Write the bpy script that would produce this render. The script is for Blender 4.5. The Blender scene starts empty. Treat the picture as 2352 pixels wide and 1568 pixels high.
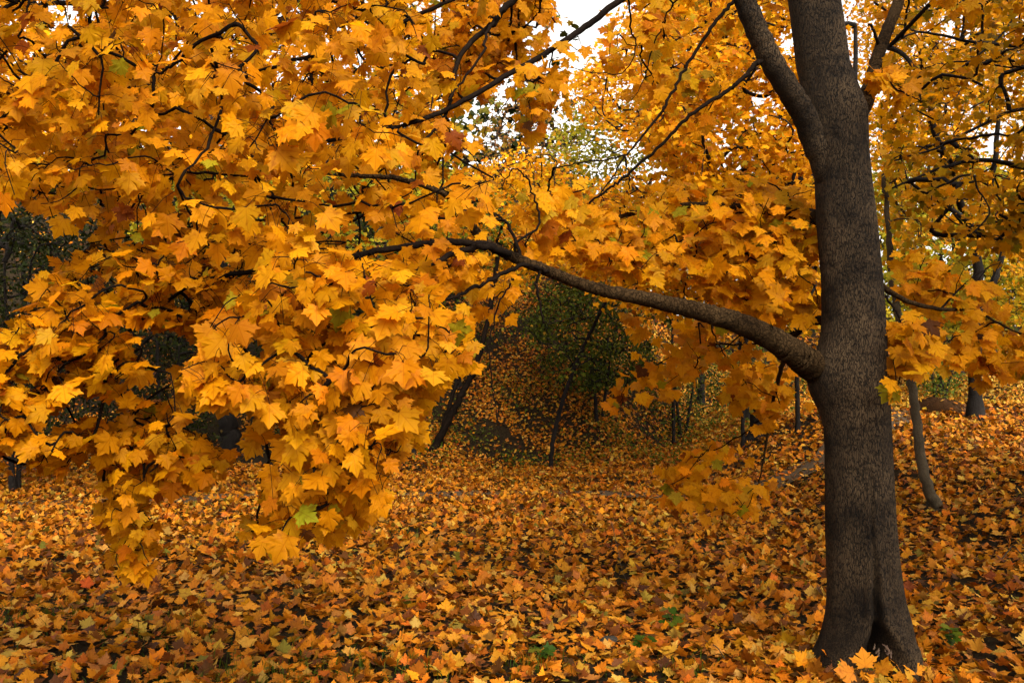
import bpy, math
import numpy as np
from mathutils import Vector
rng = np.random.default_rng(11)
S = bpy.context.scene
COL = S.collection
# ------------------------------------------------------------------ camera
F = 1830.0
CX, CY = 1176.0, 784.0
PITCH = math.atan(146 / F)
EYE = np.array([0.0, 0.0, 1.6])
cam_d = bpy.data.cameras.new('camera')
cam = bpy.data.objects.new('camera', cam_d); COL.objects.link(cam)
cam.location = EYE; cam.rotation_euler = (math.pi / 2 + PITCH, 0, 0)
cam_d.sensor_width = 36; cam_d.lens = 36 * F / 2352; cam_d.clip_end = 2000; cam_d.clip_start = .05
S.camera = cam
cp, sp = math.cos(PITCH), math.sin(PITCH)
def ray(px, py):
    x = (np.asarray(px, float) - CX) / F; y = (CY - np.asarray(py, float)) / F
    return np.stack([x, cp - y * sp, sp + y * cp], -1)
def at(px, py, Y):
    d = ray(px, py)
    return EYE + d * (np.asarray(Y, float) / d[..., 1])[..., None]
def project(P):
    q = P - EYE
    dep = q[..., 1] * cp + q[..., 2] * sp
    up = -q[..., 1] * sp + q[..., 2] * cp
    return CX + F * q[..., 0] / dep, CY - F * up / dep
def unit(v):
    return v / np.maximum(np.linalg.norm(v, axis=-1, keepdims=True), 1e-9)
def sst(x, a, b):
    t = np.clip((x - a) / (b - a), 0, 1); return t * t * (3 - 2 * t)
# ------------------------------------------------------------------ terrain
def wob(x, y, k, s=0.0):
    return np.sin(x * k + s) * np.cos(y * k * 1.17 + s * 2.1) + .5 * np.sin(x * k * 2.3 + y * k * 1.7 + s)
def height(x, y):
    x = np.asarray(x, float); y = np.asarray(y, float)
    z = sst(x, 3.4, 7.6) * .11 * np.clip(y - 5, 0, 14)
    st = 19.2 + sst(x, 2.5, 8) * 7 + sst(-x, 4, 9) * 2.5
    sl = .62 - sst(x, 3, 10) * .40
    t = np.clip(y - st, 0, 26)
    ramp = np.where(t < 3, t * t / 6, t - 1.5)
    z = z + sl * ramp
    z = z + .03 * wob(x, y, 1.1, .4) * sst(y, 2, 6) + .12 * wob(x, y, .31, 2.) * sst(y, 14, 22)
    return z
def ground_hit(px, py):
    d = ray(px, py)
    for Y in np.arange(3.5, 60, .05):
        p = EYE + d * (Y / d[1])
        if p[2] <= height(p[0], p[1]): return p
    return EYE + d * 40
# ------------------------------------------------------------------ object helpers
def props(o, label=None, cat=None, group=None, kind=None):
    if label: o['label'] = label
    if cat: o['category'] = cat
    if group: o['group'] = group
    if kind: o['kind'] = kind
    return o
def thing(name, label, cat, loc, group=None):
    o = bpy.data.objects.new(name, None); COL.objects.link(o)
    o.location = [float(c) for c in loc]; o.empty_display_size = .2
    return props(o, label, cat, group)
def origin(o):
    v = np.zeros(3)
    while o is not None:
        v = v + np.array(o.location); o = o.parent
    return v
def mesh_np(name, V, faces_flat, per, mat, parent=None, col=None, uv=None, smooth=True, loc=None):
    V = np.asarray(V, np.float64)
    base = origin(parent) if parent is not None else np.zeros(3)
    if loc is not None: base = base + np.asarray(loc, float)
    V = V - base
    me = bpy.data.meshes.new(name)
    me.vertices.add(len(V)); me.vertices.foreach_set('co', V.astype(np.float32).ravel())
    ff = np.asarray(faces_flat, np.int32).ravel(); nf = len(ff) // per
    me.loops.add(len(ff)); me.loops.foreach_set('vertex_index', ff)
    me.polygons.add(nf)
    me.polygons.foreach_set('loop_start', np.arange(nf, dtype=np.int32) * per)
    me.polygons.foreach_set('loop_total', np.full(nf, per, np.int32))
    me.polygons.foreach_set('use_smooth', np.full(nf, smooth, bool))
    if uv is not None:
        l = me.uv_layers.new(name='UVMap'); l.data.foreach_set('uv', np.asarray(uv, np.float32)[ff].ravel())
    if col is not None:
        a = me.attributes.new('Col', 'FLOAT_COLOR', 'POINT'); a.data.foreach_set('color', np.asarray(col, np.float32).ravel())
    me.update(calc_edges=True); me.validate()
    me.materials.append(mat)
    o = bpy.data.objects.new(name, me); COL.objects.link(o)
    if parent is not None: o.parent = parent
    if loc is not None: o.location = [float(c) for c in loc]
    return o
class Tubes:
    def __init__(s): s.V = []; s.Q = []; s.n = 0
    def add(s, P, R, sides=6, cap=True):
        P = np.asarray(P, float); R = np.asarray(R, float); K = len(P)
        if K < 2: return
        T = unit(np.gradient(P, axis=0))
        up = np.array([0, 0, 1.]) if abs(T[0][2]) < .8 else np.array([1., 0, 0])
        A = np.empty_like(P); a = unit(np.cross(T[0], up))
        for i in range(K):
            a = unit(a - T[i] * np.dot(a, T[i])); A[i] = a
        B = np.cross(T, A)
        th = np.arange(sides) * 2 * math.pi / sides
        ring = P[:, None] + R[:, None, None] * (A[:, None] * np.cos(th)[None, :, None] + B[:, None] * np.sin(th)[None, :, None])
        s.V.append(ring.reshape(-1, 3))
        i = np.arange(K - 1)[:, None] * sides; j = np.arange(sides)[None]; j2 = (j + 1) % sides
        s.Q.append((np.stack([i + j, i + j2, i + sides + j2, i + sides + j], -1) + s.n).reshape(-1, 4))
        s.n += K * sides
    def build(s, name, mat, parent=None, smooth=True):
        return mesh_np(name, np.concatenate(s.V), np.concatenate(s.Q), 4, mat, parent, smooth=smooth)
def dens(P, n=6, jit=0.0):
    """smooth a polyline (Catmull-Rom) into n steps per piece"""
    P = np.asarray(P, float); K = len(P)
    if K == 2:
        t = np.linspace(0, 1, n + 1)[:, None]; return P[0] * (1 - t) + P[1] * t
    Q = np.vstack([2 * P[0] - P[1], P, 2 * P[-1] - P[-2]]); out = []
    for i in range(K - 1):
        p0, p1, p2, p3 = Q[i:i + 4]
        for t in np.arange(n) / n:
            out.append(.5 * (2 * p1 + (p2 - p0) * t + (2 * p0 - 5 * p1 + 4 * p2 - p3) * t * t + (3 * p1 - p0 - 3 * p2 + p3) * t ** 3))
    out.append(P[-1]); out = np.array(out)
    if jit: out[1:-1] += rng.normal(0, jit, (len(out) - 2, 3))
    return out
# ------------------------------------------------------------------ materials
def mat_new(name):
    m = bpy.data.materials.new(name); m.use_nodes = True
    nt = m.node_tree; nt.nodes.clear()
    return m, nt, nt.nodes, (lambda a, b: nt.links.new(a, b))
def leaf_material(name, trans=.4, veins=True, spots=.5, rough=.6, sat=1.0, tval=1.0, spec=.05):
    m, nt, N, L = mat_new(name)
    out = N.new('ShaderNodeOutputMaterial'); at_ = N.new('ShaderNodeAttribute'); at_.attribute_name = 'Col'
    c = at_.outputs['Color']
    tc = N.new('ShaderNodeTexCoord')
    nz = N.new('ShaderNodeTexNoise'); nz.inputs['Scale'].default_value = 38; nz.inputs['Detail'].default_value = 4
    L(tc.outputs['Object'], nz.inputs['Vector'])
    rp = N.new('ShaderNodeMapRange'); rp.inputs[1].default_value = .56; rp.inputs[2].default_value = .72
    rp.inputs[3].default_value = 0; rp.inputs[4].default_value = spots
    L(nz.outputs['Fac'], rp.inputs[0])
    mx = N.new('ShaderNodeMix'); mx.data_type = 'RGBA'; mx.blend_type = 'MULTIPLY'
    L(rp.outputs[0], mx.inputs[0]); L(c, mx.inputs[6]); mx.inputs[7].default_value = (.45, .26, .2, 1)
    c = mx.outputs[2]
    if veins:
        sx = N.new('ShaderNodeSeparateXYZ'); L(tc.outputs['UV'], sx.inputs[0])
        def mth(op, a, b=None):
            n = N.new('ShaderNodeMath'); n.operation = op
            for k, v in ((0, a), (1, b)):
                if v is None: continue
                if isinstance(v, (int, float)): n.inputs[k].default_value = v
                else: L(v, n.inputs[k])
            return n.outputs[0]
        ax = mth('ABSOLUTE', sx.outputs[0]); y = sx.outputs[1]
        best = None
        for ang in (0, 52, 100):
            d = mth('ABSOLUTE', mth('SUBTRACT', mth('MULTIPLY', ax, math.cos(math.radians(ang))), mth('MULTIPLY', y, math.sin(math.radians(ang)))))
            best = d if best is None else mth('MINIMUM', best, d)
        mr = N.new('ShaderNodeMapRange'); mr.inputs[1].default_value = .006; mr.inputs[2].default_value = .028
        mr.inputs[3].default_value = .42; mr.inputs[4].default_value = 0; L(best, mr.inputs[0])
        mv = N.new('ShaderNodeMix'); mv.data_type = 'RGBA'; mv.blend_type = 'MULTIPLY'
        L(mr.outputs[0], mv.inputs[0]); L(c, mv.inputs[6]); mv.inputs[7].default_value = (.6, .36, .3, 1)
        c = mv.outputs[2]
    pb = N.new('ShaderNodeBsdfPrincipled'); L(c, pb.inputs['Base Color'])
    pb.inputs['Roughness'].default_value = rough; pb.inputs['Specular IOR Level'].default_value = spec
    tr = N.new('ShaderNodeBsdfTranslucent')
    hs = N.new('ShaderNodeHueSaturation'); hs.inputs['Saturation'].default_value = sat; hs.inputs['Value'].default_value = tval
    L(c, hs.inputs['Color']); L(hs.outputs[0], tr.inputs['Color'])
    ms = N.new('ShaderNodeMixShader'); ms.inputs[0].default_value = trans
    L(pb.outputs[0], ms.inputs[1]); L(tr.outputs[0], ms.inputs[2]); L(ms.outputs[0], out.inputs[0])
    return m
def bark_material(name, dark, light, sc=34, stretch=.3, bump=.6, crack=.55, dist=.012, spec=.1, streak=0):
    m, nt, N, L = mat_new(name)
    out = N.new('ShaderNodeOutputMaterial'); tc = N.new('ShaderNodeTexCoord')
    mp = N.new('ShaderNodeMapping'); mp.inputs['Scale'].default_value = (1, 1, stretch); L(tc.outputs['Object'], mp.inputs[0])
    nw = N.new('ShaderNodeTexNoise'); nw.inputs['Scale'].default_value = sc * .6; nw.inputs['Detail'].default_value = 3; L(mp.outputs[0], nw.inputs['Vector'])
    ad = N.new('ShaderNodeVectorMath'); ad.operation = 'MULTIPLY_ADD'; L(nw.outputs['Color'], ad.inputs[0])
    ad.inputs[1].default_value = (2.6 / sc, 2.6 / sc, 2.6 / sc); L(mp.outputs[0], ad.inputs[2])
    vo = N.new('ShaderNodeTexVoronoi'); vo.feature = 'DISTANCE_TO_EDGE'; vo.inputs['Scale'].default_value = sc; L(ad.outputs[0], vo.inputs['Vector'])
    mr = N.new('ShaderNodeMapRange'); mr.inputs[1].default_value = .005; mr.inputs[2].default_value = .12; L(vo.outputs['Distance'], mr.inputs[0])
    nf = N.new('ShaderNodeTexNoise'); nf.inputs['Scale'].default_value = sc * 2.2; nf.inputs['Detail'].default_value = 6; L(mp.outputs[0], nf.inputs['Vector'])
    nb = N.new('ShaderNodeTexNoise'); nb.inputs['Scale'].default_value = 3.1; nb.inputs['Detail'].default_value = 5; L(tc.outputs['Object'], nb.inputs['Vector'])
    hg = N.new('ShaderNodeMath'); hg.operation = 'MULTIPLY_ADD'; L(nf.outputs['Fac'], hg.inputs[0]); hg.inputs[1].default_value = .7; L(mr.outputs[0], hg.inputs[2])
    nr2 = N.new('ShaderNodeMapRange'); nr2.inputs[1].default_value = .34; nr2.inputs[2].default_value = .66; L(nb.outputs['Fac'], nr2.inputs[0])
    rl = N.new('ShaderNodeMix'); rl.data_type = 'RGBA'; L(nr2.outputs[0], rl.inputs[0])
    rl.inputs[6].default_value = (*[d * 1.0 for d in dark], 1); rl.inputs[7].default_value = (*light, 1)
    cr = N.new('ShaderNodeMapRange'); cr.inputs[1].default_value = .25; cr.inputs[2].default_value = 1.25; cr.inputs[3].default_value = 1 - crack; cr.inputs[4].default_value = 1.15
    L(hg.outputs[0], cr.inputs[0])
    mu = N.new('ShaderNodeMix'); mu.data_type = 'RGBA'; mu.blend_type = 'MULTIPLY'; mu.inputs[0].default_value = 1
    L(rl.outputs[2], mu.inputs[6]); L(cr.outputs[0], mu.inputs[7])
    if streak:   # dark bands and blotches: healed scars across the bark
        m2 = N.new('ShaderNodeMapping'); m2.inputs['Scale'].default_value = (3.2, 3.2, 13); L(tc.outputs['Object'], m2.inputs[0])
        n3 = N.new('ShaderNodeTexNoise'); n3.inputs['Scale'].default_value = 1.3; n3.inputs['Detail'].default_value = 5; n3.inputs['Roughness'].default_value = .65; L(m2.outputs[0], n3.inputs['Vector'])
        r3 = N.new('ShaderNodeMapRange'); r3.inputs[1].default_value = .56; r3.inputs[2].default_value = .68; r3.inputs[3].default_value = 0; r3.inputs[4].default_value = streak; L(n3.outputs['Fac'], r3.inputs[0])
        mu2 = N.new('ShaderNodeMix'); mu2.data_type = 'RGBA'; mu2.blend_type = 'MULTIPLY'; L(r3.outputs[0], mu2.inputs[0]); L(mu.outputs[2], mu2.inputs[6]); mu2.inputs[7].default_value = (.25, .24, .22, 1); mu = mu2
    pb = N.new('ShaderNodeBsdfPrincipled'); L(mu.outputs[2], pb.inputs['Base Color']); pb.inputs['Roughness'].default_value = .85
    pb.inputs['Specular IOR Level'].default_value = spec
    bp = N.new('ShaderNodeBump'); bp.inputs['Strength'].default_value = bump; bp.inputs['Distance'].default_value = dist
    L(hg.outputs[0], bp.inputs['Height']); L(bp.outputs[0], pb.inputs['Normal']); L(pb.outputs[0], out.inputs[0])
    return m
def earth_material(name, a, b, sc=6):
    m, nt, N, L = mat_new(name)
    out = N.new('ShaderNodeOutputMaterial'); tc = N.new('ShaderNodeTexCoord')
    n1 = N.new('ShaderNodeTexNoise'); n1.inputs['Scale'].default_value = sc; n1.inputs['Detail'].default_value = 8; L(tc.outputs['Object'], n1.inputs['Vector'])
    n2 = N.new('ShaderNodeTexNoise'); n2.inputs['Scale'].default_value = sc * 11; n2.inputs['Detail'].default_value = 6; L(tc.outputs['Object'], n2.inputs['Vector'])
    mx = N.new('ShaderNodeMix'); mx.data_type = 'RGBA'; L(n1.outputs['Fac'], mx.inputs[0])
    mx.inputs[6].default_value = (*a, 1); mx.inputs[7].default_value = (*b, 1)
    mu = N.new('ShaderNodeMix'); mu.data_type = 'RGBA'; mu.blend_type = 'MULTIPLY'; mu.inputs[0].default_value = .7
    L(mx.outputs[2], mu.inputs[6]); L(n2.outputs['Color'], mu.inputs[7])
    pb = N.new('ShaderNodeBsdfPrincipled'); L(mu.outputs[2], pb.inputs['Base Color']); pb.inputs['Roughness'].default_value = .95; pb.inputs['Specular IOR Level'].default_value = .05
    bp = N.new('ShaderNodeBump'); bp.inputs['Strength'].default_value = .8; bp.inputs['Distance'].default_value = .03
    L(n2.outputs['Fac'], bp.inputs['Height']); L(bp.outputs[0], pb.inputs['Normal']); L(pb.outputs[0], out.inputs[0])
    return m
M_BARK = bark_material('maple_bark', (.009, .0052, .0023), (.046, .029, .0145), sc=92, stretch=.24, bump=1.0, crack=.97, dist=.012, streak=.75)
M_LIMB = bark_material('limb_bark', (.014, .0072, .0026), (.032, .0185, .0075), sc=46, stretch=.8, bump=.9, crack=.6, dist=.008, streak=.8, spec=.03)
M_TWIG = bark_material('twig_bark', (.004, .0026, .0018), (.008, .005, .0033), sc=50, stretch=1, bump=.3, crack=.3, spec=.02)
M_DARKBARK = bark_material('dark_bark', (.006, .0045, .0035), (.012, .009, .007), sc=26, stretch=.4, bump=.6, crack=.5)
M_SAPBARK = bark_material('sapling_bark', (.03, .022, .012), (.06, .045, .027), sc=30, stretch=.6, bump=.4, crack=.3)
M_LEAF = leaf_material('amber_leaf', .56, True, .6, .5)
M_LEAF2 = leaf_material('far_leaf', .45, False, .35, .55)
M_LITTER = leaf_material('fallen_leaf', .12, True, .75, .6, spec=.1)
M_LITTER2 = leaf_material('fallen_leaf_far', .12, False, .7, .65, spec=.08)
M_GREEN = leaf_material('green_leaf', .3, False, .4, .5)
M_GROUND = earth_material('leaf_mould', (.009, .0058, .0024), (.034, .021, .009))
M_PATH = earth_material('path_earth', (.06, .039, .021), (.115, .08, .048), 3)
M_STONE = earth_material('stone', (.035, .03, .024), (.08, .07, .058), 12)
M_PALEWOOD = earth_material('pale_wood', (.12, .07, .045), (.24, .16, .11), 25)
# ------------------------------------------------------------------ leaves
HALF = [(0, 0), (.16, -.08), (.46, -.10), (.38, .06), (.50, .14), (.39, .20), (.64, .25), (.65, .38), (.79, .55), (.55, .52), (.47, .66), (.29, .52),
        (.40, .77), (.23, .77), (.15, .90), (0, 1.10)]
HALF_L = [(0, 0), (.36, -.07), (.33, .16), (.68, .46), (.29, .50), (.30, .74), (0, 1.02)]
HALF_F = [(0, 0), (.45, .0), (.62, .5), (.28, .62), (0, 1.0)]
HALF_O = [(0, 0), (.26, .25), (.28, .55), (0, 1.0)]
def template(half, ring=False):
    o = half + [(-x, y) for x, y in half[-2:0:-1]]
    o = np.array(o, float); n = len(o); c = np.array([[0, .30]])
    i = np.arange(n); j = (i + 1) % n
    if ring:
        mid = c + (o - c) * .56
        V = np.vstack([o, mid, c])
        Fc = np.concatenate([np.stack([i, j, n + j], -1), np.stack([i, n + j, n + i], -1), np.stack([n + i, n + j, np.full(n, 2 * n)], -1)])
    else:
        V = np.vstack([o, c]); Fc = np.stack([i, j, np.full(n, n)], -1)
    return V, Fc
T_HI, T_MED, T_LOW, T_FAR, T_OVAL = template(HALF, True), template(HALF), template(HALF_L), template(HALF_F), template(HALF_O)
ALB = np.array([.52, .455, .18])
def palette(n, pal, jit=.12):
    w = np.array([p[1] for p in pal], float); c = np.array([p[0] for p in pal], float)
    k = rng.choice(len(pal), n, p=w / w.sum())
    out = c[k] * np.exp(rng.normal(0, jit, (n, 1))) * np.exp(rng.normal(0, jit * .5, (n, 3)))
    return np.clip(out * ALB, 0, .95)
def leaves(name, pos, T, Nn, size, col, tmpl, mat, parent=None, curl=1.0, kind=None, wood=None):
    V2, Fc = tmpl; n = len(pos); K = len(V2)
    T = unit(T); Nn = unit(Nn - T * (Nn * T).sum(-1, keepdims=True)); X = np.cross(T, Nn)
    x = V2[:, 0][None] * rng.uniform(.82, 1.12, (n, 1)); y = V2[:, 1][None] + x * rng.normal(0, .07, (n, 1))
    a = rng.normal(.04, .15, (n, 1)) * curl; b = rng.normal(.10, .15, (n, 1)) * curl; c = rng.normal(0, .14, (n, 1)) * curl; d = rng.uniform(-.05, .05, (n, 1)) * curl
    z = a * np.abs(x) - b * y * y - (.2 * curl * rng.uniform(0, 1, (n, 1))) * x * x + c * x * y + d * np.sin(9 * y + 7 * x + rng.uniform(0, 6, (n, 1)))
    P = pos[:, None] + size[:, None, None] * (x[..., None] * X[:, None] + y[..., None] * T[:, None] + z[..., None] * Nn[:, None])
    ff = (Fc[None] + (np.arange(n) * K)[:, None, None]).reshape(-1)
    cc = np.ones((n, K, 4)); cc[..., :3] = col[:, None]
    uv = np.broadcast_to(V2[None], (n, K, 2)).reshape(-1, 2)
    P = P.reshape(-1, 3); cc = cc.reshape(-1, 4); nl = len(ff) // 3
    if wood:       # the fine twigs that carry these leaves, second material
        wv = np.concatenate(wood[0].V); wq = np.concatenate(wood[0].Q) + len(P)
        ff = np.concatenate([ff, wq[:, [0, 1, 2, 0, 2, 3]].ravel()]); P = np.vstack([P, wv]); cc = np.vstack([cc, np.ones((len(wv), 4)) * .02]); uv = np.vstack([uv, np.zeros((len(wv), 2))])
    o = mesh_np(name, P, ff, 3, mat, parent, col=cc, uv=uv)
    if wood:
        o.data.materials.append(wood[1]); mi = np.zeros(len(o.data.polygons), np.int32); mi[nl:] = 1; o.data.polygons.foreach_set('material_index', mi); o.data.update()
    if kind: o['kind'] = kind
    return o
def inside(px, py, poly):
    poly = np.asarray(poly, float); x1, y1 = poly[:, 0], poly[:, 1]; x2, y2 = np.roll(x1, -1), np.roll(y1, -1)
    r = np.zeros(np.shape(px), bool)
    for a, b, c, d in zip(x1, y1, x2, y2):
        if b == d: continue
        t = ((b > py) != (d > py)) & (px < (c - a) * (py - b) / (d - b) + a); r ^= t
    return r
def sample_poly(poly, n, holes=()):
    poly = np.asarray(poly, float); lo, hi = poly.min(0), poly.max(0); out = []; got = 0
    while got < n:
        p = rng.uniform(lo, hi, (n * 3, 2)); ok = inside(p[:, 0], p[:, 1], poly)
        for (hx, hy, rx, ry) in holes: ok &= ((p[:, 0] - hx) / rx) ** 2 + ((p[:, 1] - hy) / ry) ** 2 > 1
        out.append(p[ok]); got += ok.sum()
    return np.concatenate(out)[:n]
def grow(limb, anchors, tubes, r_tip=.0022, power=.48, sides=4, rmax=.03, sag=.25):
    """join every anchor to the nearest wood already there, like a branching twig system; returns the twig direction at each anchor"""
    A = anchors; n = len(A); L0 = len(limb)
    nodes = np.empty((L0 + 3 * n, 3)); nodes[:L0] = limb; cnt = L0
    d0 = np.min(np.linalg.norm(A[:, None] - limb[None], axis=-1), axis=1)
    order = np.argsort(d0); own = np.full(L0 + 3 * n, -1); segs = []; par = []; G = np.zeros((n, 3))
    for k, i in enumerate(order):
        dd = np.linalg.norm(nodes[:cnt] - A[i], axis=1)
        j = int(np.argmin(dd)); p0 = nodes[j]; L = dd[j]
        if own[j] >= 0:
            s = segs[own[j]]; pd = unit(s[-1] - s[0])
        else:
            pd = unit(A[i] - p0 + np.array([0, 0, .3]) * L)
        c = p0 + pd * L * .45 + np.array([0, 0, sag * .3 * L]) + rng.normal(0, .06, 3) * L
        t = np.linspace(0, 1, 6)[:, None]
        pts = p0 * (1 - t) ** 2 + 2 * c * t * (1 - t) + A[i] * t * t
        pts[1:-1] += rng.normal(0, .02, (4, 3)) * min(L, .5)
        segs.append(pts); par.append(own[j]); G[i] = pts[-1] - pts[-2]
        for q in (2, 4, 5): nodes[cnt] = pts[q]; own[cnt] = k; cnt += 1
    load = np.ones(n)
    for k in range(n - 1, -1, -1):
        if par[k] >= 0: load[par[k]] += load[k]
    for k in range(n):
        r0 = min(rmax, r_tip * (load[k] + .6) ** power); r1 = r0 * .7 if load[k] > 1.5 else r_tip * .7
        tubes.add(segs[k], np.linspace(r0, r1, 6), sides)
    return unit(G)
AMBER = [((.88, .40, .010), 8), ((.92, .44, .014), 4), ((.82, .34, .009), 3.5), ((.66, .24, .009), .8), ((.80, .42, .03), .9), ((.42, .38, .03), .3), ((.34, .09, .012), .25), ((.12, .045, .015), .12)]
YEL = [((1.05, .52, .02), 6), ((1.1, .60, .03), 4), ((1.0, .42, .012), 4), ((.60, .42, .04), 1.2), ((.6, .2, .015), 1)]
def foliage(parent, limb, groups, pal=AMBER, tmpl=T_HI, mat=None, twig_mat=None, per=8, size=(.075, .12), spread=.12, down=.95, outw=.45, camw=.22, face=1.0, upn=.75,
            noise=.40, cull=True, petiole=True, r_tip=.0024, twig_name='twigs', leaf_name='foliage', bias=(0, 0, 0), sides=4, rmax=.0085, curl=1.0):
    mat = mat or M_LEAF; twig_mat = twig_mat or M_TWIG
    tb = Tubes(); PP = []; TT = []; NN = []; SS = []
    for g in groups:
        if 'box' in g:
            A = rng.uniform([b[0] for b in g['box']], [b[1] for b in g['box']], (g['n'], 3))
        else:
            p2 = sample_poly(g['poly'], g['n'], g.get('holes', ()))
            A = at(p2[:, 0], p2[:, 1], rng.uniform(g['d'][0], g['d'][1], g['n']))
        G = grow(limb, A, tb, r_tip, sides=sides, rmax=rmax)
        m = g.get('per', per); n = g['n'] * m
        a = np.repeat(A, m, 0); gd = np.repeat(G, m, 0)
        perp = rng.normal(0, 1, (n, 3)); perp -= gd * (perp * gd).sum(-1, keepdims=True); perp = unit(perp * np.array([1, 1, .6]))
        back = rng.uniform(0, 1, (n, 1)) ** 1.3
        sp_ = g.get('spread', spread)
        root = a - gd * back * sp_ * 1.6
        base = root + perp * sp_ * rng.uniform(.35, 1.0, (n, 1)) + np.array([0, 0, -1]) * sp_ * rng.uniform(0, .45, (n, 1))
        T = perp * outw + gd * .3 + np.array([0, 0, -1]) * g.get('down', down) + np.array([0, -1, 0]) * g.get('camw', camw) + np.array(g.get('bias', bias)) + rng.normal(0, noise, (n, 3))
        N0 = np.array([0, -g.get('face', face), g.get('upn', upn)]) + rng.normal(0, noise, (n, 3))
        ok = np.ones(n, bool)
        if cull and 'poly' in g:
            u, v = project(base); ok = inside(u + rng.normal(0, 12, n), v + rng.normal(0, 12, n), g['poly'])
            for (hx, hy, rx, ry) in g.get('holes', ()): ok &= ((u - hx) / rx) ** 2 + ((v - hy) / ry) ** 2 > .8
        if petiole:
            for r_, b_ in zip(root[ok], base[ok]):
                tb.add(np.array([r_, (r_ + b_) / 2 + np.array([0, 0, .012]), b_]), np.array([.0013, .0011, .0011]), 3)
        PP.append(base[ok]); TT.append(T[ok]); NN.append(N0[ok]); s_ = g.get('size', size); SS.append(rng.uniform(s_[0], s_[1], ok.sum()))
    P = np.concatenate(PP)
    return leaves(leaf_name, P, np.concatenate(TT), np.concatenate(NN), np.concatenate(SS), palette(len(P), pal), tmpl, mat, parent, curl, wood=(tb, twig_mat))
def pxline(L):
    L = np.asarray(L, float); return at(L[:, 0], L[:, 1], L[:, 2])
# ================================================================== SETTING
def axis(lo, hi, dense_lo, dense_hi, step):
    a = list(np.arange(dense_lo, dense_hi, step)); s = step; v = dense_hi
    while v < hi: a.append(v); s *= 1.22; v += s
    a.append(hi); s = step; v = dense_lo; b = []
    while v > lo: s *= 1.22; v -= s; b.append(max(v, lo))
    return np.array(sorted(set(b + a)))
gx = axis(-320, 320, -16, 18, .3); gy = axis(-60, 420, -2, 34, .3)
X, Y = np.meshgrid(gx, gy); nx, ny = len(gx), len(gy)
V = np.stack([X, Y, height(X, Y) - .02], -1).reshape(-1, 3)
i = (np.arange(ny - 1)[:, None] * nx + np.arange(nx - 1)[None]).reshape(-1)
props(mesh_np('ground', V, np.stack([i, i + 1, i + nx + 1, i + nx], -1), 4, M_GROUND), kind='structure')
# worn earth path crossing behind the maple
pc = np.array([(-14, 12.6), (-9, 13.2), (-6, 13.6), (-3, 14.3), (0, 14.6), (1.5, 14.5), (3.2, 14.3), (5.2, 14.5), (6.6, 15.4), (8.2, 17.2), (10, 21), (12, 27)], float)
pl = dens(np.c_[pc, np.zeros(len(pc))], 8)[:, :2]
tn = unit(np.gradient(pl, axis=0)); nr = np.c_[-tn[:, 1], tn[:, 0]]
rows = []
for w in np.linspace(-.5, .5, 7):
    q = pl + nr * (w * (1 + .18 * np.sin(np.arange(len(pl)) * .9 + 2 * w)))[:, None]; rows.append(np.c_[q, height(q[:, 0], q[:, 1]) + .004])
V = np.stack(rows, 1); K = len(pl); i = (np.arange(K - 1)[:, None] * 7 + np.arange(6)[None]).reshape(-1)
props(mesh_np('path', V.reshape(-1, 3), np.stack([i, i + 1, i + 8, i + 7], -1), 4, M_PATH), kind='structure')
def path_dist(P):
    return np.min(np.linalg.norm(P[:, None, :2] - pl[None], axis=-1), axis=1)
# fallen leaves
LIT = [((.68, .29, .020), 6), ((.60, .22, .013), 5), ((.44, .14, .012), 2.8), ((.20, .065, .014), 2.2), ((.66, .36, .05), 2.6), ((.66, .43, .13), 2.3), ((.10, .04, .015), 1.5), ((.22, .2, .04), .5), ((.5, .22, .07), 1.5)]
def litter(name, n, x0, x1, y0, y1, tmpl, mat, size, tilt, pal=None):
    P = np.c_[rng.uniform(x0, x1, n), rng.uniform(y0, y1, n), np.zeros(n)]
    ok = np.abs(P[:, 0]) < .72 * P[:, 1] + 3.2
    pd = path_dist(P); ok &= (pd > .5) | (rng.uniform(0, 1, n) < np.where(np.abs(P[:, 0] - 1) > 2.5, .34, .45))
    soil = wob(P[:, 0], P[:, 1], .9, 1.3) + .6 * wob(P[:, 0], P[:, 1], 2.1, .3); bare = sst(P[:, 1], 20.5, 23) * sst(-P[:, 0], -2.8, -1) * .3
    ok &= rng.uniform(0, 1, n) > np.clip(.22 * soil * (1 + 1.3 * sst(P[:, 1], 18, 21)) + .10 + .12 * sst(P[:, 1], 18, 21), 0, .85) + bare
    P = P[ok]; n = len(P); e = .05
    P[:, 2] = height(P[:, 0], P[:, 1]) + rng.uniform(0, .035, n)
    gxn = (height(P[:, 0] + e, P[:, 1]) - height(P[:, 0] - e, P[:, 1])) / (2 * e); gyn = (height(P[:, 0], P[:, 1] + e) - height(P[:, 0], P[:, 1] - e)) / (2 * e)
    N0 = np.c_[-gxn, -gyn, np.ones(n)] + rng.normal(0, tilt, (n, 3)) * np.array([1, 1, .2])
    N0[rng.uniform(0, 1, n) < .5] *= -1
    T = rng.normal(0, 1, (n, 3)); s = rng.uniform(size[0], size[1], n)
    c = palette(n, pal or LIT, .16) * np.array([.90, .84, 1.0])
    far = sst(P[:, 1], 12, 22)[:, None]
    o = leaves(name, P + np.array([0, 0, .004]), T, N0, s, c, tmpl, mat, None, 1.25)
    return props(o, 'carpet of fallen orange, brown and yellow maple leaves covering the woodland floor', 'fallen leaves', None, 'stuff')
litter('leaf_litter', 26000, -7, 7, 2.0, 7.5, T_MED, M_LITTER, (.040, .090), .16)
litter('leaf_litter', 58000, -14, 14, 7.5, 16, T_LOW, M_LITTER2, (.06, .10), .18)
litter('leaf_litter', 130000, -22, 26, 16, 36, T_FAR, M_LITTER2, (.065, .105), .35)
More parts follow.
